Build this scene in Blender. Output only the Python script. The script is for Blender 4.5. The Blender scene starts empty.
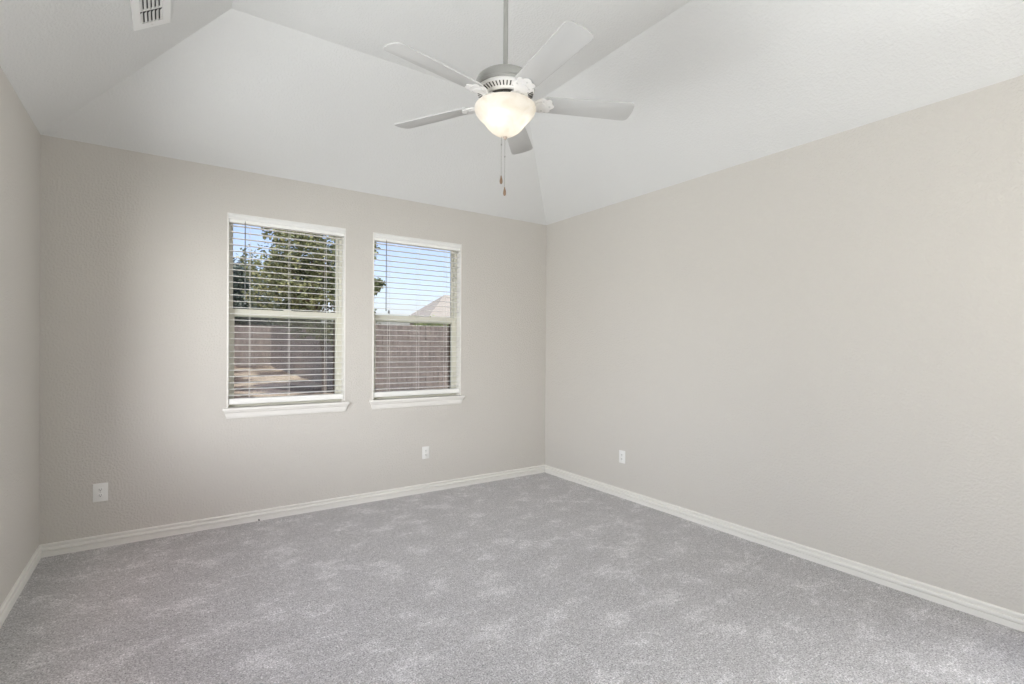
import bpy, bmesh, math, random
from mathutils import Vector, Matrix
random.seed(7)
sc = bpy.context.scene
col = sc.collection
R = math.radians
# ------------------------------------------------------------------ camera
YAW, PITCH, ROLL = 0.6003, -0.0032, 0.0059
FPX = 507.65
s_, c_ = math.sin(YAW), math.cos(YAW)
vR = Vector((c_, -s_, 0)); vF = Vector((s_, c_, 0)); vU = Vector((0, 0, 1))
F2 = vF*math.cos(PITCH) + vU*math.sin(PITCH)
U2 = vU*math.cos(PITCH) - vF*math.sin(PITCH)
R3 = vR*math.cos(ROLL) + U2*math.sin(ROLL)
U3 = U2*math.cos(ROLL) - vR*math.sin(ROLL)
cd = bpy.data.cameras.new('camera'); cam = bpy.data.objects.new('camera', cd); col.objects.link(cam)
M = Matrix((R3, U3, -F2)).transposed().to_4x4(); M.translation = Vector((0.6657, -4.4386, 1.3798))
cam.matrix_world = M
cd.sensor_width = 36; cd.lens = FPX/1024*36; cd.shift_y = 7.3/1024; cd.clip_start = .02; cd.clip_end = 400
sc.camera = cam
# ------------------------------------------------------------------ world, sun, area lights, exposure
W_, D_, H_ = 4.157, 4.62, 2.74        # room: width, depth, wall height
w = bpy.data.worlds.new('sky'); sc.world = w; w.use_nodes = True
nt = w.node_tree; nt.nodes.clear()
sky = nt.nodes.new('ShaderNodeTexSky'); sky.sky_type = 'NISHITA'; sky.sun_disc = False
sky.sun_elevation = R(52); sky.sun_rotation = R(200); sky.air_density = 1.0; sky.dust_density = 2.2; sky.ozone_density = 1.0
bg = nt.nodes.new('ShaderNodeBackground'); bg.inputs['Strength'].default_value = 0.20
out = nt.nodes.new('ShaderNodeOutputWorld')
tint = nt.nodes.new('ShaderNodeMix'); tint.data_type = 'RGBA'; tint.blend_type = 'MULTIPLY'; tint.inputs[0].default_value = 1
tint.inputs[7].default_value = (1.10, .96, 1.06, 1)
nt.links.new(sky.outputs[0], tint.inputs[6]); nt.links.new(tint.outputs[2], bg.inputs[0]); nt.links.new(bg.outputs[0], out.inputs[0])

def light(name, kind, loc, energy, color=(1, 1, 1), direction=None, **kw):
    l = bpy.data.lights.new(name, kind); l.energy = energy; l.color = color
    for k, v in kw.items(): setattr(l, k, v)
    o = bpy.data.objects.new(name, l); col.objects.link(o); o.location = loc
    if direction: o.rotation_euler = Vector(direction).to_track_quat('-Z', 'Y').to_euler()
    return o
light('sun', 'SUN', (0, -12, 20), 3.4, (1, .94, .84), (.04, .55, -1.0), angle=R(.6))
# fill lamps added behind an invented side window and doorway, both out of view
light('fill_high', 'AREA', (-2.4, -2.6, 2.5), 88, (.97, .99, 1), (1, 0, -.2), shape='RECTANGLE', size=3.5, size_y=2.2)
light('fill_slanting', 'AREA', (-2.8, -6.3, 2.3), 225, (.97, .99, 1), (1, 1.0, -.15), shape='RECTANGLE', size=2.5, size_y=2.2)
light('fill_low', 'AREA', (-1.2, -2.6, .9), 112, (.96, .985, 1), (1, 0, .1), shape='RECTANGLE', size=3.0, size_y=1.2)
light('fill_right', 'AREA', (W_+.55, -4.24, 1.65), 118, (.98, 1, 1), (-1, .15, .50), shape='RECTANGLE', size=.60, size_y=.9)
sc.view_settings.view_transform = 'Standard'; sc.view_settings.look = 'None'
sc.view_settings.gamma = 1; sc.view_settings.use_curve_mapping = False
sc.view_settings.exposure = 0.32
sc.cycles.max_bounces = 12; sc.cycles.diffuse_bounces = 7; sc.cycles.glossy_bounces = 4
sc.cycles.transmission_bounces = 8; sc.cycles.transparent_max_bounces = 24
sc.cycles.caustics_reflective = False; sc.cycles.caustics_refractive = False
sc.cycles.sample_clamp_indirect = 6

# ------------------------------------------------------------------ helpers
def tag(o, label=None, cat=None, group=None, kind=None):
    if label: o['label'] = label
    if cat: o['category'] = cat
    if group: o['group'] = group
    if kind: o['kind'] = kind
    return o
def empty(name, loc, rz=0):
    o = bpy.data.objects.new(name, None); col.objects.link(o); o.location = loc; o.rotation_euler = (0, 0, rz)
    o.empty_display_size = .1
    return o
def obj(name, bm, m, parent=None, smooth=None):
    bmesh.ops.recalc_face_normals(bm, faces=bm.faces)
    me = bpy.data.meshes.new(name); bm.to_mesh(me); bm.free()
    me.materials.append(m)
    if smooth is not None:
        me.polygons.foreach_set('use_smooth', [True]*len(me.polygons))
        me.set_sharp_from_angle(angle=R(smooth))
    o = bpy.data.objects.new(name, me); col.objects.link(o)
    if parent: o.parent = parent
    return o
def struct(name, bm, m, parent=None, smooth=None):
    o = obj(name, bm, m, parent, smooth)
    if not parent: o['kind'] = 'structure'
    return o
def box(bm, x0, x1, y0, y1, z0, z1, bev=0):
    t = bmesh.new()
    vs = [t.verts.new((x, y, z)) for x in (x0, x1) for y in (y0, y1) for z in (z0, z1)]
    for f in ((0, 1, 3, 2), (4, 6, 7, 5), (0, 4, 5, 1), (2, 3, 7, 6), (0, 2, 6, 4), (1, 5, 7, 3)):
        t.faces.new([vs[i] for i in f])
    if bev: bmesh.ops.bevel(t, geom=t.edges[:], offset=bev, segments=2, affect='EDGES', profile=.5)
    merge(bm, t); return bm
def merge(bm, t, mat=None):
    if mat is not None: bmesh.ops.transform(t, matrix=mat, verts=t.verts)
    me = bpy.data.meshes.new('tmp'); t.to_mesh(me); t.free(); bm.from_mesh(me); bpy.data.meshes.remove(me)
def B(*a, **k):
    bm = bmesh.new()
    if a: box(bm, *a, **k)
    return bm
def lathe(bm, prof, seg=48, c=(0, 0), cap=False):
    rings = []
    for r, z in prof:
        if r < 1e-5: rings.append([bm.verts.new((c[0], c[1], z))])
        else: rings.append([bm.verts.new((c[0]+r*math.cos(2*math.pi*i/seg), c[1]+r*math.sin(2*math.pi*i/seg), z)) for i in range(seg)])
    for a, b in zip(rings, rings[1:]):
        if len(a) == 1 and len(b) == 1: continue
        for i in range(seg):
            j = (i+1) % seg
            if len(a) == 1: bm.faces.new((a[0], b[i], b[j]))
            elif len(b) == 1: bm.faces.new((a[i], a[j], b[0]))
            else: bm.faces.new((a[i], a[j], b[j], b[i]))
    if cap:
        for r_ in (rings[0], rings[-1]):
            if len(r_) > 2: bm.faces.new(r_)
    return bm
def tube(bm, pts, rad, seg=8, cap=True):
    pts = [Vector(p) for p in pts]; rings = []
    rads = rad if isinstance(rad, (list, tuple)) else [rad]*len(pts)
    for i, p in enumerate(pts):
        d = (pts[min(i+1, len(pts)-1)]-pts[max(i-1, 0)]).normalized()
        a = d.orthogonal().normalized() if abs(d.z) > .99 else d.cross(Vector((0, 0, 1))).normalized()
        b = d.cross(a)
        rings.append([bm.verts.new(p+rads[i]*(a*math.cos(2*math.pi*k/seg)+b*math.sin(2*math.pi*k/seg))) for k in range(seg)])
    for a, b in zip(rings, rings[1:]):
        for k in range(seg): bm.faces.new((a[k], a[(k+1) % seg], b[(k+1) % seg], b[k]))
    if cap: bm.faces.new(rings[0]); bm.faces.new(rings[-1])
    return bm
def plate(bm, outline, z0, z1, mat=None, bev=0):
    t = bmesh.new()
    vs = [t.verts.new((x, y, z0)) for x, y in outline]
    f = t.faces.new(vs)
    g = bmesh.ops.extrude_face_region(t, geom=[f])
    bmesh.ops.translate(t, vec=(0, 0, z1-z0), verts=[v for v in g['geom'] if isinstance(v, bmesh.types.BMVert)])
    if bev:
        hz = [e for e in t.edges if abs(e.verts[0].co.z-e.verts[1].co.z) < 1e-6]
        bmesh.ops.bevel(t, geom=hz, offset=bev, segments=2, affect='EDGES', profile=.5)
    merge(bm, t, mat); return bm
def prism(bm, prof, p0, p1, nrm):
    """profile (depth, height) swept straight from p0 to p1; nrm is the direction of the depth"""
    p0, p1, n = Vector(p0), Vector(p1), Vector(nrm)
    a = [bm.verts.new(p0+n*d+Vector((0, 0, h))) for d, h in prof]
    b = [bm.verts.new(p1+n*d+Vector((0, 0, h))) for d, h in prof]
    for i in range(len(prof)):
        j = (i+1) % len(prof); bm.faces.new((a[i], a[j], b[j], b[i]))
    bm.faces.new(a); bm.faces.new(b); return bm

# ------------------------------------------------------------------ materials
def mat(name, color, rough=.6, metal=0, spec=.5):
    m = bpy.data.materials.new(name); m.use_nodes = True
    p = m.node_tree.nodes['Principled BSDF']
    p.inputs['Base Color'].default_value = (*color, 1); p.inputs['Roughness'].default_value = rough
    p.inputs['Metallic'].default_value = metal; p.inputs['Specular IOR Level'].default_value = spec
    return m
def N(m, t, **kw):
    n = m.node_tree.nodes.new(t)
    for k, v in kw.items():
        if k in n.inputs: n.inputs[k].default_value = v
        else: setattr(n, k, v)
    return n
def L(m, a, b): m.node_tree.links.new(a, b)
def noise(m, scale, detail=3, rough=.55, coord='Object', vec=None, mapscale=None):
    n = N(m, 'ShaderNodeTexNoise', Scale=scale, Detail=detail, Roughness=rough)
    if vec is None:
        tc = N(m, 'ShaderNodeTexCoord'); vec = tc.outputs[coord]
    if mapscale:
        mp = N(m, 'ShaderNodeMapping'); mp.inputs['Scale'].default_value = mapscale
        L(m, vec, mp.inputs['Vector']); vec = mp.outputs[0]
    L(m, vec, n.inputs['Vector']); return n
def ramp(m, src, stops):
    r = N(m, 'ShaderNodeValToRGB'); e = r.color_ramp.elements
    while len(e) < len(stops): e.new(.5)
    for k, (p, c) in enumerate(stops): e[k].position = p; e[k].color = (*c, 1)
    L(m, src, r.inputs[0]); return r
def bump(m, src, strength, dist):
    b = N(m, 'ShaderNodeBump'); b.inputs['Strength'].default_value = strength; b.inputs['Distance'].default_value = dist
    L(m, src, b.inputs['Height']); L(m, b.outputs[0], m.node_tree.nodes['Principled BSDF'].inputs['Normal']); return b
def painted(name, c, bs=.5, dist=.003, scale=75):
    m = mat(name, c, .75, spec=.3)
    n = noise(m, scale, 2, .5)
    r = ramp(m, n.outputs[0], [(.42, (0, 0, 0)), (.62, (1, 1, 1))])
    bump(m, r.outputs[0], bs, dist)
    return m
M_wall = painted('wall_paint', (.60, .575, .535))
M_ceil = painted('ceiling_paint', (.745, .75, .742), .35)
M_trim = mat('trim_paint', (.80, .785, .745), .35)
M_white = mat('white_plastic', (.80, .80, .78), .4)
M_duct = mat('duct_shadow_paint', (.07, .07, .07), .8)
M_vent = mat('vent_enamel', (.88, .88, .87), .4)
M_slat = mat('blind_slat', (.86, .86, .83), .45)
M_vinyl = mat('window_vinyl', (.72, .71, .62), .4)
M_fan = mat('fan_white_enamel', (.74, .73, .71), .42)
M_finial = mat('finial_bronze', (.42, .34, .28), .4, .3)
M_fan_grey = mat('fan_grey', (.34, .34, .32), .45, 0)  # one even grey, darker than the white fan parts
M_blade = mat('fan_blade_laminate', (.49, .49, .48), .38)
M_dark = mat('dark_gap', (.03, .028, .025), .8)
M_wand = mat('wand_smoke', (.16, .17, .17), .2)
M_cord = mat('cord', (.78, .77, .73), .8)
M_screen = mat('screen_frame_bronze', (.13, .085, .06), .5)
M_wood = mat('fob_wood', (.20, .125, .075), .5)
M_chain = mat('chain_metal', (.30, .29, .27), .4, .5)
M_screw = mat('screw', (.62, .62, .6), .35, .3)

# carpet
M_carpet = mat('carpet_pile', (.4, .4, .4), .95, spec=.1)
p = M_carpet.node_tree.nodes['Principled BSDF']
p.inputs['Sheen Weight'].default_value = .25; p.inputs['Sheen Roughness'].default_value = .6
fine = noise(M_carpet, 130, 3, .72)
rf = ramp(M_carpet, fine.outputs[0], [(.34, (.15, .145, .145)), (.44, (.41, .398, .40)), (.58, (.60, .585, .588)), (.66, (.86, .84, .845))])
patch = noise(M_carpet, 4.2, 6, .68, mapscale=(1.0, 1.25, 1))
rp = ramp(M_carpet, patch.outputs[0], [(.36, (.91, .91, .91)), (.50, (.98, .98, .98)), (.54, (1.02, 1.02, 1.02)), (.62, (1.24, 1.24, 1.24))])
mx = N(M_carpet, 'ShaderNodeMix', data_type='RGBA', blend_type='MULTIPLY'); mx.inputs[0].default_value = 1
L(M_carpet, rf.outputs[0], mx.inputs[6]); L(M_carpet, rp.outputs[0], mx.inputs[7])
L(M_carpet, mx.outputs[2], p.inputs['Base Color'])
mid = noise(M_carpet, 38, 3, .65)
rm = ramp(M_carpet, mid.outputs[0], [(.36, (.84, .84, .84)), (.64, (1.14, 1.14, 1.14))])
m2 = N(M_carpet, 'ShaderNodeMix', data_type='RGBA', blend_type='MULTIPLY'); m2.inputs[0].default_value = 1
L(M_carpet, mx.outputs[2], m2.inputs[6]); L(M_carpet, rm.outputs[0], m2.inputs[7]); L(M_carpet, m2.outputs[2], p.inputs['Base Color'])
bn = noise(M_carpet, 70, 4, .75)
bump(M_carpet, bn.outputs[0], 1.0, .010)

# glass
M_glass = bpy.data.materials.new('window_glass'); M_glass.use_nodes = True
g = M_glass.node_tree; g.nodes.clear()
go = g.nodes.new('ShaderNodeOutputMaterial'); gm = g.nodes.new('ShaderNodeMixShader')
gt = g.nodes.new('ShaderNodeBsdfTransparent'); gt.inputs[0].default_value = (.93, .95, .94, 1)
gg = g.nodes.new('ShaderNodeBsdfGlossy'); gg.inputs['Roughness'].default_value = .18
fr = g.nodes.new('ShaderNodeFresnel'); fr.inputs[0].default_value = 1.12
g.links.new(fr.outputs[0], gm.inputs[0]); g.links.new(gt.outputs[0], gm.inputs[1]); g.links.new(gg.outputs[0], gm.inputs[2]); g.links.new(gm.outputs[0], go.inputs[0])
# insect screen cloth
M_mesh = bpy.data.materials.new('insect_screen'); M_mesh.use_nodes = True
g = M_mesh.node_tree; g.nodes.clear()
go = g.nodes.new('ShaderNodeOutputMaterial'); gm = g.nodes.new('ShaderNodeMixShader'); gm.inputs[0].default_value = .30
gt = g.nodes.new('ShaderNodeBsdfTransparent'); gd = g.nodes.new('ShaderNodeBsdfDiffuse'); gd.inputs[0].default_value = (.22, .21, .21, 1)
g.links.new(gt.outputs[0], gm.inputs[1]); g.links.new(gd.outputs[0], gm.inputs[2]); g.links.new(gm.outputs[0], go.inputs[0])
# alabaster bowl
M_bowl = bpy.data.materials.new('frosted_bowl_glass'); M_bowl.use_nodes = True
g = M_bowl.node_tree; g.nodes.clear()
go = g.nodes.new('ShaderNodeOutputMaterial')
a1 = g.nodes.new('ShaderNodeMixShader'); a1.inputs[0].default_value = .22
tr = g.nodes.new('ShaderNodeBsdfTranslucent'); df = g.nodes.new('ShaderNodeBsdfPrincipled')
df.inputs['Base Color'].default_value = (.85, .82, .77, 1); df.inputs['Roughness'].default_value = .25
nz = g.nodes.new('ShaderNodeTexNoise'); nz.inputs['Scale'].default_value = 14; nz.inputs['Detail'].default_value = 5; nz.inputs['Distortion'].default_value = 1.2
tcb = g.nodes.new('ShaderNodeTexCoord'); g.links.new(tcb.outputs['Object'], nz.inputs['Vector'])
rb = g.nodes.new('ShaderNodeValToRGB'); rb.color_ramp.elements[0].color = (.89, .86, .80, 1); rb.color_ramp.elements[1].color = (.97, .955, .93, 1)
rb.color_ramp.elements[0].position = .35; rb.color_ramp.elements[1].position = .6
g.links.new(nz.outputs[0], rb.inputs[0]); g.links.new(rb.outputs[0], tr.inputs[0])
g.links.new(tr.outputs[0], a1.inputs[1]); g.links.new(df.outputs[0], a1.inputs[2]); g.links.new(a1.outputs[0], go.inputs[0])
M_bulb = bpy.data.materials.new('bulb_glow'); M_bulb.use_nodes = True
p = M_bulb.node_tree.nodes['Principled BSDF']; p.inputs['Emission Color'].default_value = (1, .95, .87, 1); p.inputs['Emission Strength'].default_value = 4.0

# ------------------------------------------------------------------ window positions
WZ0, WZ1 = .905, 2.4015
WINS = [(1.0593, 1.9573), (2.196, 3.0915)]
T = .16                               # wall thickness

def wall_grid(bm, us, zs, holes, pt, thick):
    """a wall in (u, z) with rectangular holes: both faces and the reveals; pt(u, depth, z) -> point"""
    def q(a, b, c, d): bm.faces.new([bm.verts.new(pt(*v)) for v in (a, b, c, d)])
    def ishole(i, k):
        um, zm = (us[i]+us[i+1])/2, (zs[k]+zs[k+1])/2
        return any(h[0] < um < h[1] and h[2] < zm < h[3] for h in holes)
    for i in range(len(us)-1):
        for k in range(len(zs)-1):
            if ishole(i, k): continue
            for d in (0, thick): q((us[i], d, zs[k]), (us[i+1], d, zs[k]), (us[i+1], d, zs[k+1]), (us[i], d, zs[k+1]))
    for u0, u1, z0, z1 in holes:
        q((u0, 0, z0), (u0, thick, z0), (u0, thick, z1), (u0, 0, z1)); q((u1, 0, z0), (u1, thick, z0), (u1, thick, z1), (u1, 0, z1))
        q((u0, 0, z0), (u1, 0, z0), (u1, thick, z0), (u0, thick, z0)); q((u0, 0, z1), (u1, 0, z1), (u1, thick, z1), (u0, thick, z1))
    u0, u1, z0, z1 = us[0], us[-1], zs[0], zs[-1]
    q((u0, 0, z0), (u0, thick, z0), (u0, thick, z1), (u0, 0, z1)); q((u1, 0, z0), (u1, thick, z0), (u1, thick, z1), (u1, 0, z1))
    q((u0, 0, z1), (u1, 0, z1), (u1, thick, z1), (u0, thick, z1)); q((u0, 0, z0), (u1, 0, z0), (u1, thick, z0), (u0, thick, z0))
    bmesh.ops.remove_doubles(bm, verts=bm.verts, dist=1e-5)
    return bm
holes = [(a, b, WZ0-.03, WZ1) for a, b in WINS]
struct('wall_front', wall_grid(bmesh.new(), [-T, WINS[0][0], WINS[0][1], WINS[1][0], WINS[1][1], W_+T], [-.12, WZ0-.03, WZ1, H_], holes, lambda u, d, z: (u, d, z), T), M_wall)
RH = (-4.56, -3.92, 0, 2.15)  # unseen doorway opening, added to let the right fill lamp in
struct('wall_right', wall_grid(bmesh.new(), [-D_-T, RH[0], RH[1], 0], [-.12, 0, RH[3], H_], [RH], lambda u, d, z: (W_+d, u, z), T), M_wall)
LH = (-4.2, -1.12, .85, 2.35)  # unseen window opening, added to let the left fill lamps in
struct('wall_left', wall_grid(bmesh.new(), [-D_-T, LH[0], LH[1], 0], [-.12, LH[2], LH[3], H_], [LH], lambda u, d, z: (-d, u, z), T), M_wall)
struct('wall_back', wall_grid(bmesh.new(), [0, W_], [-.12, H_], [], lambda u, d, z: (u, -D_-d, z), T), M_wall)
fl = bmesh.new(); box(fl, 0, W_, -D_, 0, -.12, 0)
struct('floor', fl, M_carpet)
# vaulted ceiling: four sloping sides up to a flat centre
A_, ZT = .9887, 3.3897
def ceil_shell(off):
    lo = [(-off, -D_-off), (W_+off, -D_-off), (W_+off, off), (-off, off)]
    hi = [(A_, -D_+A_), (W_-A_, -D_+A_), (W_-A_, -A_), (A_, -A_)]
    return lo, hi
cb = bmesh.new()
lo, hi = ceil_shell(0)
v1 = [cb.verts.new((x, y, H_)) for x, y in lo]; v2 = [cb.verts.new((x, y, ZT)) for x, y in hi]
lo, _ = ceil_shell(T)
v3 = [cb.verts.new((x, y, H_)) for x, y in lo]; v4 = [cb.verts.new((x, y, ZT+.25)) for x, y in hi]
for i in range(4):
    j = (i+1) % 4
    cb.faces.new((v1[i], v1[j], v2[j], v2[i])); cb.faces.new((v3[i], v3[j], v4[j], v4[i])); cb.faces.new((v1[i], v1[j], v3[j], v3[i]))
cb.faces.new(v2); cb.faces.new(v4)
struct('ceiling', cb, M_ceil)
# baseboards
PROF = [(0, 0), (.011, 0), (.011, .0325), (.005, .0335), (.005, .0370), (.0150, .0380), (.0170, .043), (.0165, .053), (.0120, .0575), (.0020, .0590), (.0020, .0690), (.0110, .0700), (.0140, .0740), (.0135, .081), (.009, .085), (0, .085)]
struct('baseboard_front', prism(bmesh.new(), PROF, (0, 0, 0), (W_, 0, 0), (0, -1, 0)), M_trim)
struct('baseboard_right', prism(bmesh.new(), PROF, (W_, RH[1], 0), (W_, 0, 0), (-1, 0, 0)), M_trim)
struct('baseboard_left', prism(bmesh.new(), PROF, (0, -D_, 0), (0, 0, 0), (1, 0, 0)), M_trim)
bb = prism(bmesh.new(), PROF, (0, -D_, 0), (W_, -D_, 0), (0, 1, 0))
struct('baseboard_back', bb, M_trim)

# ------------------------------------------------------------------ windows
def frame_ring(bm, x0, x1, z0, z1, wl, wr, wb, wt, y0, y1, bev=.002):
    box(bm, x0, x0+wl, y0, y1, z0, z1, bev); box(bm, x1-wr, x1, y0, y1, z0, z1, bev)
    box(bm, x0+wl, x1-wr, y0, y1, z0, z0+wb, bev); box(bm, x0+wl, x1-wr, y0, y1, z1-wt, z1, bev)
    return bm
RAIL0, RAIL1 = 1.612, 1.674
def make_window(n, x0, x1):
    root = empty('window_%d' % n, ((x0+x1)/2, 0, WZ0)); tag(root, kind='structure')
    tag(root, ['white-trimmed window with tree and board fence behind its blind', 'white-trimmed window showing blue sky and the roof next door'][n-1])
    def P(name, bm, m, parent=root, smooth=None):
        bmesh.ops.translate(bm, vec=-Vector(root.location), verts=bm.verts)
        return obj(name, bm, m, parent, smooth)
    jt = .012
    b = bmesh.new()                                                     # painted jamb boards lining the opening
    box(b, x0, x0+jt, -.004, .075, WZ0, WZ1, .001); box(b, x1-jt, x1, -.004, .075, WZ0, WZ1, .001); box(b, x0+jt, x1-jt, -.004, .075, WZ1-jt, WZ1, .001)
    P('jamb', b, M_trim)
    b = bmesh.new()
    frame_ring(b, x0, x1, WZ0-.03, WZ1, .034, .034, .05, .034, .078, T+.012)
    fr_ = P('window_frame', b, M_vinyl)
    b = bmesh.new()
    frame_ring(b, x0+.03, x1-.03, RAIL0, WZ1-.03, .022, .022, .045, .022, .118, .140)
    up = P('upper_sash', b, M_vinyl)
    P('glass', B(x0+.05, x1-.05, .127, .131, RAIL0+.04, WZ1-.05), M_glass, up)
    b = bmesh.new()
    frame_ring(b, x0+.03, x1-.03, WZ0+.015, RAIL1, .030, .030, .04, .054, .088, .114)
    lw = P('lower_sash', b, M_vinyl)
    P('glass', B(x0+.055, x1-.055, .099, .103, WZ0+.05, RAIL0+.006), M_glass, lw)
    xm = (x0+x1)/2
    P('sash_lock', B(xm-.03, xm+.03, .090, .112, RAIL1, RAIL1+.012, bev=.003), M_vinyl, lw)
    b = bmesh.new()
    frame_ring(b, x0+.045, x1-.045, WZ0+.02, RAIL0+.02, .018, .018, .018, .018, .144, .153, .001)
    sf = P('screen_frame', b, M_screen)
    P('screen_cloth', B(x0+.06, x1-.06, .148, .149, WZ0+.035, RAIL0+.005), M_mesh, sf)
    # stool with horns, and the apron under it
    e = .030
    st = bmesh.new()
    box(st, x0, x1, -.02, .080, WZ0-.02, WZ0)
    box(st, x0-e, x1+e, -.036, 0, WZ0-.020, WZ0, .004)
    st_ = P('window_sill', st, M_trim)
    ap = bmesh.new()
    z1, z0 = WZ0-.020, WZ0-.083
    v = []
    for (y, ins_t, ins_b) in ((0, 0, 0), (1, 0, 0)):
        pass
    sec = [(0, z1, 0), (-.026, z1, 0), (-.024, z1-.010, .003), (-.016, z1-.022, .008), (-.013, z1-.050, .019), (-.008, z0, .022), (0, z0, .022)]
    L_, R_ = [], []
    for y, z, ins in sec:
        L_.append(ap.verts.new((x0-e+.008+ins, y, z))); R_.append(ap.verts.new((x1+e-.008-ins, y, z)))
    for i in range(len(sec)):
        j = (i+1) % len(sec); ap.faces.new((L_[i], L_[j], R_[j], R_[i]))
    ap.faces.new(L_); ap.faces.new(R_)
    P('apron', ap, M_trim, st_)
    return root
for i, (a, b) in enumerate(WINS): make_window(i+1, a, b)
# unseen side window, added so the fill lamps can light the room
b = bmesh.new()
for (u0, u1, z0, z1) in ((LH[0], LH[0]+.05, LH[2], LH[3]), (LH[1]-.05, LH[1], LH[2], LH[3]), (LH[0]+.05, LH[1]-.05, LH[2], LH[2]+.05), (LH[0]+.05, LH[1]-.05, LH[3]-.05, LH[3]), ((LH[0]+LH[1])/2-.03, (LH[0]+LH[1])/2+.03, LH[2]+.05, LH[3]-.05)):
    box(b, -.13, -.08, u0, u1, z0, z1, .002)
struct('window_3', b, M_vinyl)

# ------------------------------------------------------------------ blinds
def make_blind(x0, x1, label, tassel):
    a, b_ = x0+.014, x1-.014
    root = empty('window_blind', ((x0+x1)/2, 0, WZ0))
    tag(root, label, 'blind', 'white slatted blinds in the two windows')
    def P(name, bm, m, parent=root, smooth=None):
        bmesh.ops.translate(bm, vec=-Vector(root.location), verts=bm.verts)
        return obj(name, bm, m, parent, smooth)
    v = bmesh.new()                                                    # valance with a moulded face
    prof = [(.006, 2.3995), (-.004, 2.3995), (-.008, 2.394), (-.008, 2.386), (-.004, 2.380), (-.004, 2.370), (-.007, 2.365), (-.006, 2.358), (.0, 2.356), (.006, 2.356)]
    l = [v.verts.new((a-.008, y, z)) for y, z in prof]; r = [v.verts.new((b_+.008, y, z)) for y, z in prof]
    for i in range(len(prof)):
        j = (i+1) % len(prof); v.faces.new((l[i], l[j], r[j], r[i]))
    v.faces.new(l); v.faces.new(r)
    P('valance', v, M_white)
    P('head_rail', B(a, b_, -.001, .058, 2.332, 2.386, bev=.002), M_slat)
    s = bmesh.new(); n = 28; zt, zb = 2.312, .998
    for k in range(n):
        z = zt+(zb-zt)*k/(n-1)+random.uniform(-.0006, .0006)
        # slightly crowned wooden-look slat
        rows = []
        for y, dz in ((.008, 0), (.020, .0012), (.033, .0016), (.046, .0012), (.058, 0)):
            rows.append((y, z+dz+(y-.033)*.03))
        top = [(y, zz+.0014) for y, zz in rows]; bot = [(y, zz-.0014) for y, zz in rows][::-1]
        ring = top+bot
        l = [s.verts.new((a+.002, y, zz)) for y, zz in ring]; r = [s.verts.new((b_-.002, y, zz)) for y, zz in ring]
        for i in range(len(ring)):
            j = (i+1) % len(ring); s.faces.new((l[i], l[j], r[j], r[i]))
        s.faces.new(l); s.faces.new(r)
    P('slats', s, M_slat, smooth=50)
    P('bottom_rail', B(a+.001, b_-.001, .006, .060, .928, .972, bev=.004), M_slat)
    xm = (x0+x1)/2
    for x in (x0+.16, xm, x1-.16):
        t = bmesh.new()
        tube(t, [(x, .006, 2.345), (x, .006, .970)], .0011, 5); tube(t, [(x, .060, 2.345), (x, .060, .970)], .0011, 5)
        P('ladder_cord', t, M_cord)
    xw = x0+.122
    t = bmesh.new(); tube(t, [(xw, -.006, 2.335), (xw, -.006, 1.72), (xw, -.006, 1.705)], [.0035, .0035, .005], 6)
    wd = P('tilt_wand', t, M_wand)
    t = bmesh.new(); tube(t, [(xw, .012, 2.350), (xw, .002, 2.352), (xw, -.006, 2.345), (xw, -.006, 2.332)], .0022, 6)
    P('wand_hook', t, M_chain, wd)
    if tassel:
        xt = x0+.150
        t = bmesh.new(); tube(t, [(xt, -.001, 2.345), (xt, -.001, 1.71)], .0008, 5)
        cd_ = P('lift_cord', t, M_cord)
        t = bmesh.new(); lathe(t, [(0, 1.715), (.005, 1.713), (.009, 1.695), (.009, 1.685), (0, 1.682)], 12, (xt, -.001))
        P('tassel', t, M_wand, cd_, 40)
    return root
make_blind(*WINS[0], 'white slatted blind over the left window, tree and dim fence behind', False)
make_blind(*WINS[1], 'white slatted blind over the right window, blue sky behind its upper half', True)

# ------------------------------------------------------------------ outlets
def make_outlet(label, loc, rz, w, h):
    """duplex outlet; local x along the wall, -y out of the wall"""
    root = empty('power_outlet', loc, rz); tag(root, label, 'outlet')
    b = bmesh.new(); box(b, -w/2, w/2, -.006, 0, -h/2, h/2, .0025)
    pl = obj('cover_plate', b, M_white, root, 40)
    for s in (1, -1):
        o = [(.0165*math.cos(a)*1.0, max(-.0125, min(.0125, .017*math.sin(a)))) for a in [2*math.pi*k/24 for k in range(24)]]
        b = bmesh.new(); plate(b, o, 0, .0025, Matrix.Translation((0, -.0055, s*.0195)) @ Matrix.Rotation(R(90), 4, 'X'), .0005)
        so = obj('socket', b, M_white, root, 40)
        b = bmesh.new(); z = s*.0195
        box(b, -.0075, -.0050, -.0088, -.0078, z-.002, z+.0065); box(b, .0050, .0075, -.0088, -.0078, z-.001, z+.0065)
        box(b, -.0025, .0025, -.0088, -.0078, z-.0095, z-.0048, .0004)
        obj('socket_slots', b, M_dark, so)
    b = bmesh.new(); lathe(b, [(0, -.0015), (.0035, -.001), (.0038, 0)], 14)
    sc_ = obj('screw', b, M_screw, root, 40); sc_.rotation_euler = (R(90), 0, 0); sc_.location = (0, -.006, 0)
    for v in sc_.data.vertices: v.co.z = -v.co.z
    return root
make_outlet('off-white outlet near the left corner, low on the window wall', (.3085, 0, .377), 0, .081, .124)
make_outlet('off-white outlet low on the window wall, below the right window', (2.7165, 0, .379), 0, .073, .117)
make_outlet('off-white outlet low on the long bare right wall', (W_, -1.153, .379), R(-90), .073, .117)

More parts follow.
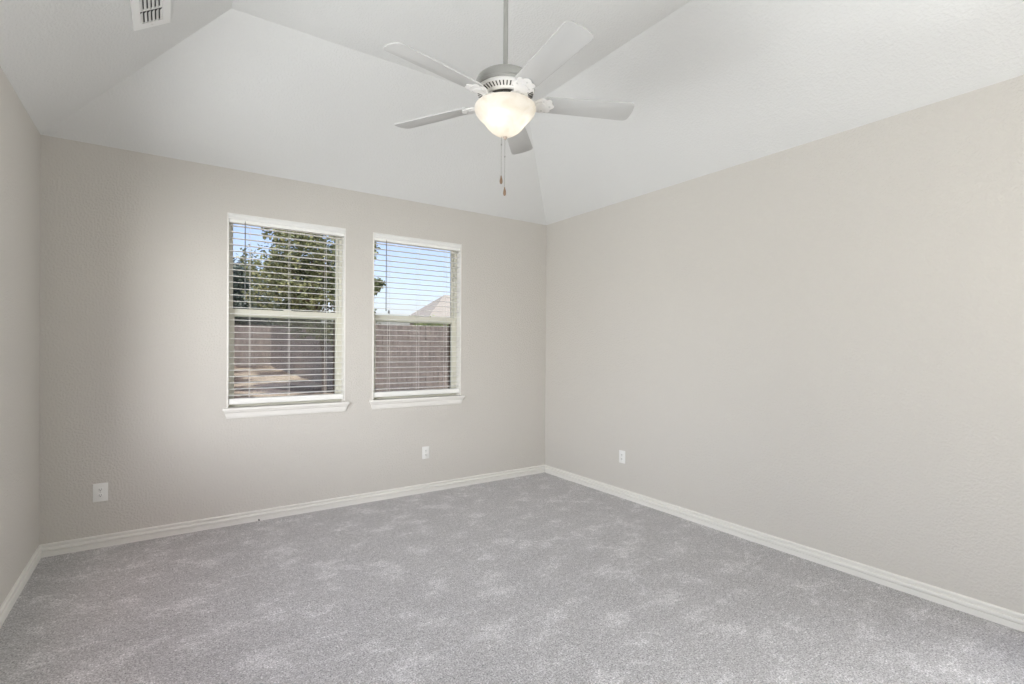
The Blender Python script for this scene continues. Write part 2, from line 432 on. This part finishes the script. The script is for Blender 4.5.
# small dark stub at the foot of the baseboard
b = bmesh.new(); tube(b, [(0, 0, .012), (0, -.008, .012), (0, -.016, .011), (0, -.017, .011)], [.0045, .0045, .0055, .003], 10)
o = obj('cable_stub', b, M_dark, None, 40); o.location = (1.284, -.0115, 0)
tag(o, 'tiny dark round stub at the foot of the baseboard, left of the left window', 'cable')

# ------------------------------------------------------------------ air vent on the left ceiling slope
sl = math.atan2(ZT-H_, A_)
root = empty('air_vent', (0, 0, 0)); tag(root, 'white metal air vent on the sloping ceiling at upper left', 'vent')
cx = .6010; cy = -1.256
# local x up the slope, local y along the room, local z towards the ceiling; the face points down (-z)
root.matrix_world = Matrix.Translation((cx, cy, H_+cx*(ZT-H_)/A_)) @ Matrix.Rotation(-sl, 4, 'Y')
hw, hl = .098, .240
b = bmesh.new()
ow, ol = .058, .188
for x0, x1, y0, y1 in ((-hw, -ow, -hl, hl), (ow, hw, -hl, hl), (-ow, ow, -hl, -ol), (-ow, ow, ol, hl)):
    box(b, x0, x1, y0, y1, -.008, -.0005)
bmesh.ops.remove_doubles(b, verts=b.verts, dist=1e-5)
obj('vent_frame', b, M_vent, root)
obj('duct_opening', B(-ow, ow, -ol, ol, -.0012, -.0006), M_duct, root)
for y in (-.063, .063):
    obj('cross_bar', B(-ow, ow, y-.004, y+.004, -.0085, -.002), M_vent, root)
for y0, y1 in ((-ol, -.067), (-.059, .059), (.067, ol)):
    for k in range(6):
        x = -.05+.02*k
        b = bmesh.new(); t = bmesh.new()
        box(t, -.0088, .0088, y0+.018, y1-.002, -.0006, .0006)
        merge(b, t, Matrix.Translation((x, 0, -.0062)) @ Matrix.Rotation(R(-24), 4, 'Y'))
        obj('louver', b, M_vent, root)
for y in (-.214, .214):
    b = bmesh.new(); lathe(b, [(0, -.0095), (.003, -.009), (.0035, -.008)], 12, (0, y)); obj('screw', b, M_screw, root)

# ------------------------------------------------------------------ ceiling fan
FX, FY = 2.080, -2.300
ZB = 2.616
DROP = .022                          # motor and light kit hang this much lower
fan = empty('ceiling_fan', (FX, FY, ZT)); tag(fan, 'white five-blade ceiling fan with lit frosted bowl light and pull chains', 'ceiling fan')
def FP(name, bm, m, parent=fan, smooth=35):
    low = DROP if name not in ('canopy', 'downrod', 'blade', 'blade_iron', 'screw') else 0
    bmesh.ops.translate(bm, vec=(0, 0, -ZT-low), verts=bm.verts)       # shapes are written with world heights
    return obj(name, bm, m, parent, smooth)
FP('canopy', lathe(bmesh.new(), [(0, ZT), (.07, ZT), (.07, ZT-.012), (.062, ZT-.045), (.035, ZT-.07), (.016, ZT-.075), (0, ZT-.075)]), M_fan)
FP('downrod', tube(bmesh.new(), [(0, 0, ZT-.06), (0, 0, 2.765-DROP)], .0122, 20), M_fan_grey)
FP('rod_coupling', lathe(bmesh.new(), [(0, 2.80), (.020, 2.80), (.024, 2.79), (.026, 2.76), (0, 2.76)], 28), M_fan_grey)
FP('motor_housing', lathe(bmesh.new(), [(0, 2.775), (.05, 2.774), (.095, 2.770), (.125, 2.762), (.142, 2.750), (.148, 2.738), (.148, 2.716), (.146, 2.712), (.1495, 2.708), (.1495, 2.700), (.144, 2.696), (0, 2.696)], 72), M_fan_grey)
# lower shell: ribbed vent ring and the cup that narrows to the light kit
FP('vent_ring', lathe(bmesh.new(), [(0, 2.697), (.142, 2.697), (.146, 2.690), (.143, 2.680), (.112, 2.668), (.105, 2.662), (0, 2.662)], 72), M_fan)
rb_ = bmesh.new()
for k in range(48):
    a = 2*math.pi*k/48; t = bmesh.new()
    box(t, -.013, .013, -.0026, .0026, -.0018, .0018, .0006)
    merge(rb_, t, Matrix.Rotation(a, 4, 'Z') @ Matrix.Translation((.1275, 0, 2.6732)) @ Matrix.Rotation(-R(21), 4, 'Y'))
FP('vent_ribs', rb_, M_dark)
FP('flywheel', lathe(bmesh.new(), [(0, 2.664), (.088, 2.664), (.092, 2.655), (.088, 2.640), (0, 2.640)], 48), M_dark)
FP('switch_housing', lathe(bmesh.new(), [(0, 2.645), (.060, 2.645), (.066, 2.640), (.068, 2.622), (.075, 2.612), (.078, 2.604), (0, 2.604)], 48), M_fan)
# glass bowl with a thickness, open at the top
outer = [(.1525, 2.614), (.1545, 2.608), (.1535, 2.597), (.148, 2.581), (.137, 2.566), (.123, 2.554), (.112, 2.543), (.103, 2.530), (.091, 2.513), (.074, 2.496), (.052, 2.480), (.028, 2.468), (.010, 2.463)]
inner = [(max(r-.004, .009), z+.0035) for r, z in outer][::-1]
FP('glass_bowl', lathe(bmesh.new(), outer+inner, 72), M_bowl, fan, 60)
FP('finial', lathe(bmesh.new(), [(0, 2.470), (.010, 2.470), (.012, 2.463), (.008, 2.458), (.007, 2.452), (0, 2.450)], 24), M_finial)
FP('light_kit_rod', tube(bmesh.new(), [(0, 0, 2.61), (0, 0, 2.47)], .005, 10), M_fan)
for k in range(3):
    a = R(100+120*k)
    x, y = .068*math.cos(a), .068*math.sin(a)
    t = bmesh.new(); lathe(t, [(0, 2.605), (.012, 2.604), (.014, 2.594), (0, 2.592)], 16, (x, y)); so = FP('bulb_socket', t, M_fan)
    t = bmesh.new(); lathe(t, [(0, 2.595), (.010, 2.593), (.014, 2.582), (.020, 2.568), (.021, 2.558), (.016, 2.546), (.008, 2.541), (0, 2.540)], 20, (x, y)); FP('bulb', t, M_bulb, so)
# blades
def blade_outline(r0, r1, w0, w1, n=8):
    pts = []
    rc = .030
    for k in range(n+1):
        a = -math.pi/2+math.pi/2*k/n; pts.append((r1-rc+rc*math.cos(a)*(1.0), -w1+rc+rc*math.sin(a)))
    for k in range(1, 5): pts.append((r1+.004*math.sin(math.pi*k/5), -w1+rc+(2*w1-2*rc)*k/5))
    for k in range(n+1):
        a = math.pi/2*k/n; pts.append((r1-rc+rc*math.cos(a), w1-rc+rc*math.sin(a)))
    pts += [(r0+.02, w0), (r0, w0-.02), (r0, -w0+.02), (r0+.02, -w0)]
    return pts
PIT = R(-12.5)
for k in range(5):
    ang = R(-169.2+72*k)
    Mk = Matrix.Rotation(ang, 4, 'Z') @ Matrix.Translation((0, 0, ZB)) @ Matrix.Rotation(PIT, 4, 'X')
    b = bmesh.new(); plate(b, blade_outline(.185, .668, .056, .0685), .002, .009, Mk, .0012)
    bl = FP('blade', b, M_blade)
    # scalloped iron under the blade root, neck rising to the flywheel
    side = [(.120, .016), (.140, .022), (.160, .040), (.172, .050), (.188, .052), (.200, .047), (.207, .040), (.218, .046), (.229, .044), (.236, .034), (.234, .024), (.243, .016), (.252, .006)]
    ol_ = side+[(x, -y) for x, y in side[::-1]]
    b = bmesh.new(); plate(b, ol_, -.005, .0015, Mk, .0015)
    inr = [(.150, .010), (.165, .024), (.180, .030), (.196, .024), (.205, .012)]
    plate(b, inr+[(x, -y) for x, y in inr[::-1]], -.0085, -.004, Mk, .0012)
    iron = FP('blade_iron', b, M_fan, bl)
    b = bmesh.new()
    t = bmesh.new(); pts = [(.080, 0, .030), (.100, 0, .026), (.120, 0, .010), (.145, 0, -.002)]
    tube(t, pts, [.014, .013, .013, .010], 10); bmesh.ops.scale(t, vec=(1, 1.3, 1), verts=t.verts)
    merge(b, t, Matrix.Rotation(ang, 4, 'Z') @ Matrix.Translation((0, 0, ZB)))
    FP('iron_arm', b, M_fan, iron)
    for sx, sy in ((.190, .034), (.190, -.034), (.228, 0)):
        b = bmesh.new(); t = bmesh.new(); lathe(t, [(0, -.0085), (.004, -.0078), (.005, -.005)], 10, (sx, sy)); merge(b, t, Mk)
        FP('screw', b, M_screw, iron)
# pull chains with wooden fobs
for dx, zt, zb, zf, zk in ((-.019, 2.490, 2.270, 2.227, 2.425), (-.001, 2.475, 2.212, 2.168, 2.365)):
    x, y = dx*c_, -dx*s_
    t = bmesh.new(); z = zt
    tube(t, [(x, y, zt), (x, y, zb-.002)], .0009, 6)
    zz = zt
    while zz > zb:
        lathe(t, [(0, zz+.0014), (.0014, zz), (0, zz-.0014)], 6, (x, y)); zz -= .0045
    lathe(t, [(0, zk+.006), (.0028, zk+.003), (.0028, zk-.003), (0, zk-.006)], 10, (x, y))
    ch = FP('pull_chain', t, M_chain)
    t = bmesh.new(); h = zb-zf
    lathe(t, [(0, zb), (.0028, zb-.001), (.0035, zb-.18*h), (.0065, zb-.45*h), (.0078, zb-.7*h), (.0062, zb-.9*h), (.003, zf), (0, zf)], 16, (x, y))
    FP('fob', t, M_wood, ch)

# ------------------------------------------------------------------ yard
def gz(y): return -.12+max(0, y)*.028
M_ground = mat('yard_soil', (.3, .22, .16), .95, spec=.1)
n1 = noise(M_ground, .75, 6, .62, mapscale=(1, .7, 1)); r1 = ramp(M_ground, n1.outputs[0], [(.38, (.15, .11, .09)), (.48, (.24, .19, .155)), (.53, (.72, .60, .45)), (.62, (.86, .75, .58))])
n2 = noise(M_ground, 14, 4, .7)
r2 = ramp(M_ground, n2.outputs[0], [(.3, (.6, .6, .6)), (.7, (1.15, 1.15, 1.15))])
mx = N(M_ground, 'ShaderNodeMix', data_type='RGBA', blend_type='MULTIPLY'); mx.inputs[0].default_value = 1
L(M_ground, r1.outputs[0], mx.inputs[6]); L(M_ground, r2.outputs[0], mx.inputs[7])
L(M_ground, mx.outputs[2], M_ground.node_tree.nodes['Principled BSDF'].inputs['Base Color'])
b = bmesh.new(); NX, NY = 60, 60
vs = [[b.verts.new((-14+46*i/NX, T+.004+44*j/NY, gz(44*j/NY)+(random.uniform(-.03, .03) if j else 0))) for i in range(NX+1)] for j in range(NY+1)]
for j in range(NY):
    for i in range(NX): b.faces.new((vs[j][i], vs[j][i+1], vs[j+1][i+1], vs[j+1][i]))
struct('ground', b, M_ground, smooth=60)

def wood(name, c1, c2):
    m = mat(name, c1, .85, spec=.2)
    n = noise(m, 3.0, 5, .7, mapscale=(9, 9, .5)); r = ramp(m, n.outputs[0], [(.3, c1), (.7, c2)])
    L(m, r.outputs[0], m.node_tree.nodes['Principled BSDF'].inputs['Base Color']); return m
M_fence = wood('fence_boards', (.10, .083, .072), (.52, .455, .41))
M_post = wood('fence_post_wood', (.17, .12, .10), (.25, .19, .16))
def fence(label, p0, p1, h, side):
    p0, p1 = Vector((*p0, 0)), Vector((*p1, 0)); d = (p1-p0); ln = d.length; d.normalize(); n = Vector((-d.y, d.x, 0))*side
    root = empty('wooden_fence', (p0.x, p0.y, gz(p0.y))); tag(root, label, 'fence', 'board fences around the yard'); base = Vector(root.location)
    ang = math.atan2(d.y, d.x)
    b = bmesh.new(); k = 0; s = 0
    while s < ln:
        q = p0+d*(s+.07); z = gz(q.y)+random.uniform(0, .015); tt = .02+random.uniform(-.004, .004)
        t = bmesh.new(); o = [(-.066, 0), (.066, 0), (.066, h-.03), (.045, h), (-.045, h), (-.066, h-.03)]
        plate(t, o, 0, .018, Matrix.Rotation(R(90), 4, 'X'))
        merge(b, t, Matrix.Translation(Vector((q.x, q.y, z))-base+n*tt) @ Matrix.Rotation(ang, 4, 'Z')); s += .142; k += 1
    obj('fence_boards', b, M_fence, root)
    for zz in (.35, h-.35):
        q0, q1 = p0-n*.02, p1-n*.02
        t = bmesh.new()
        tube(t, [Vector((q0.x, q0.y, gz(q0.y)+zz))-base, Vector((q1.x, q1.y, gz(q1.y)+zz))-base], .045, 4)
        obj('fence_rail', t, M_post, root)
    s = 0
    while s <= ln+.01:
        q = p0+d*s-n*.09; t = bmesh.new(); box(t, q.x-.045-base.x, q.x+.045-base.x, q.y-.045-base.y, q.y+.045-base.y, gz(q.y)-base.z-.2, gz(q.y)-base.z+h-.02)
        obj('fence_post', t, M_post, root); s += 2.4
fence('long weathered board fence at the far back of the yard, seen through the left window', (-6, 21), (4.9, 21), 1.85, -1)
fence('weathered board fence filling the lower half of the right window', (4.8, 9.2), (16, 9.2), 1.86, -1)
fence('weathered board fence running back between the nearer and the farther fence', (4.70, 9.5), (4.70, 20.75), 1.85, 1)

def leafmat(name, c1, c2, c3):
    m = mat(name, c1, .4, spec=.5)
    n = noise(m, 3.5, 4, .7); r = ramp(m, n.outputs[0], [(.35, c1), (.52, c2), (.68, c3)])
    p = m.node_tree.nodes['Principled BSDF']; L(m, r.outputs[0], p.inputs['Base Color'])
    return m
M_leaf1 = leafmat('leaves_bright', (.07, .09, .045), (.17, .20, .09), (.55, .55, .27))  # lightest tone paints sun highlights into the leaf colour
M_leaf2 = leafmat('leaves_dark', (.035, .055, .045), (.07, .095, .075), (.14, .17, .12))
M_leaf3 = leafmat('leaves_shrub', (.16, .26, .05), (.30, .42, .08), (.45, .55, .14))
M_bark = wood('bark', (.10, .075, .06), (.22, .17, .14))
def leaves(centres, n, size, rnd, base):
    verts, faces = [], []
    for _ in range(n):
        c, r = rnd.choice(centres)
        # spread in a shell of the clump so that its middle stays loose
        d = Vector((rnd.gauss(0, 1), rnd.gauss(0, 1), rnd.gauss(0, .8))).normalized()*r*rnd.uniform(.35, 1)**.6
        p = Vector(c)+d-base
        a = Vector((rnd.gauss(0, 1), rnd.gauss(0, 1), rnd.gauss(0, .6))).normalized(); bb = a.cross(Vector((rnd.gauss(0, 1), rnd.gauss(0, 1), rnd.gauss(0, 1)))).normalized()
        l = size*rnd.uniform(.7, 1.3); w_ = l*.32; nn = a.cross(bb)
        i = len(verts)
        verts += [p, p+a*l*.5+bb*w_+nn*l*.06, p+a*l, p+a*l*.5-bb*w_+nn*l*.06]
        faces += [(i, i+1, i+2), (i, i+2, i+3)]
    return verts, faces
def leaf_obj(name, v, f, m, parent=None):
    me = bpy.data.meshes.new(name); me.from_pydata([tuple(x) for x in v], [], f); me.materials.append(m)
    o = bpy.data.objects.new(name, me); col.objects.link(o)
    if parent: o.parent = parent
    return o
def tree(name, label, cat, base, crown, rad, nclump, rc, nleaf, size, m, seed, extra=(), trunk_r=.13, group=None):
    rnd = random.Random(seed); base = Vector(base); cr = Vector(crown)
    root = empty(name, base); tag(root, label, cat, group)
    cl = []
    while len(cl) < nclump:
        d = Vector((rnd.uniform(-1, 1), rnd.uniform(-1, 1), rnd.uniform(-1, 1)))
        if d.length < 1: cl.append((cr+Vector((d.x*rad[0], d.y*rad[1], d.z*rad[2])), rc*rnd.uniform(.7, 1.3)))
    cl += list(extra)
    v, f = leaves(cl, nleaf, size, rnd, base); leaf_obj('foliage', v, f, m, root)
    t = bmesh.new(); top = cr-base
    if trunk_r:
        tube(t, [(0, 0, -.1), (top.x*.2+.05, top.y*.2, top.z*.3), (top.x*.6-.05, top.y*.6, top.z*.62), top], [trunk_r*1.2, trunk_r, trunk_r*.75, trunk_r*.35], 10)
        obj('trunk', t, M_bark, root, 60)
        t = bmesh.new(); st = Vector((top.x*.5, top.y*.5, top.z*.55))
        for c, r in cl[::3]+list(extra):
            e = Vector(c)-base; mid = (st+e)/2+Vector((0, 0, -.12)); tube(t, [st, mid, e], [trunk_r*.3, trunk_r*.18, trunk_r*.06], 6)
        obj('branches', t, M_bark, root, 60)
    return root
tree('leafy_tree', 'sunlit leafy tree filling the upper half of the left window', 'tree', (4.2, 9.6, gz(9.6)), (3.85, 9.6, 3.75), (1.50, 1.4, 1.85), 80, .38, 22000, .095, M_leaf1, 3, trunk_r=.06,
     extra=[((5.42, 9.4, 2.95), .16), ((5.60, 9.4, 3.15), .15), ((5.5, 9.4, 3.05), .12), ((4.3, 9.2, 1.75), .3), ((4.0, 9.2, 1.9), .35)])
tree('shade_tree', 'dark green tree standing behind the sunlit tree outside the left window', 'tree', (3.0, 24.2, gz(24.2)), (3.0, 24.2, 3.3), (4.2, 1.4, 2.3), 90, .7, 18000, .2, M_leaf2, 5)
tree('shrub', 'bright green shrub showing over the fence at the right of the right window', 'shrub', (8.0, 10.6, gz(10.6)), (8.0, 10.6, 1.62), (.85, .5, .75), 34, .3, 4500, .09, M_leaf3, 9, trunk_r=.04)
tree('shrub', 'olive green shrub showing over the fence at the left of the right window', 'shrub', (5.8, 10.6, gz(10.6)), (5.8, 10.6, 1.65), (.45, .5, .8), 22, .28, 3000, .09, M_leaf1, 10, trunk_r=.04)

# neighbouring house with a hip roof
M_brickw = mat('house_siding', (.52, .48, .43), .85)
M_roof = mat('roof_shingles', (.40, .36, .33), .9)
n = noise(M_roof, 30, 3, .7, mapscale=(.4, 1, 3)); r = ramp(M_roof, n.outputs[0], [(.35, (.27, .255, .225)), (.65, (.42, .40, .35))]); L(M_roof, r.outputs[0], M_roof.node_tree.nodes['Principled BSDF'].inputs['Base Color'])
M_fascia = mat('fascia', (.62, .60, .56), .6)
hx0, hx1, hy0, hy1, hz = 12.3, 22, 20.5, 24.3, 2.85
root = empty('neighbour_house', (hx0, hy0, gz(hy0))); tag(root, 'neighbouring house with grey-brown hip roof beyond the fence, in the right window', 'house'); hb = Vector(root.location)
def HP(name, bm, m):
    bmesh.ops.translate(bm, vec=-hb, verts=bm.verts); return obj(name, bm, m, root)
HP('house_wall', B(hx0+.4, hx1-.4, hy0+.4, hy1-.4, gz(hy0)-.1, hz), M_brickw)
t = bmesh.new(); k = 1.9; rz = hz+.12+k*.78
lo = [t.verts.new(v) for v in ((hx0, hy0, hz+.12), (hx1, hy0, hz+.12), (hx1, hy1, hz+.12), (hx0, hy1, hz+.12))]
h1, h2 = t.verts.new((hx0+k, hy0+k, rz)), t.verts.new((hx1-k, hy0+k, rz))
t.faces.new((lo[0], lo[1], h2, h1)); t.faces.new((lo[1], lo[2], h2)); t.faces.new((lo[2], lo[3], h1, h2)); t.faces.new((lo[3], lo[0], h1)); t.faces.new(lo)
HP('roof', t, M_roof)
t = bmesh.new()
for a in ((hx0, hx1, hy0-.02, hy0+.02), (hx0-.02, hx0+.02, hy0, hy1)): box(t, *a, hz-.03, hz+.125)
HP('fascia', t, M_fascia)
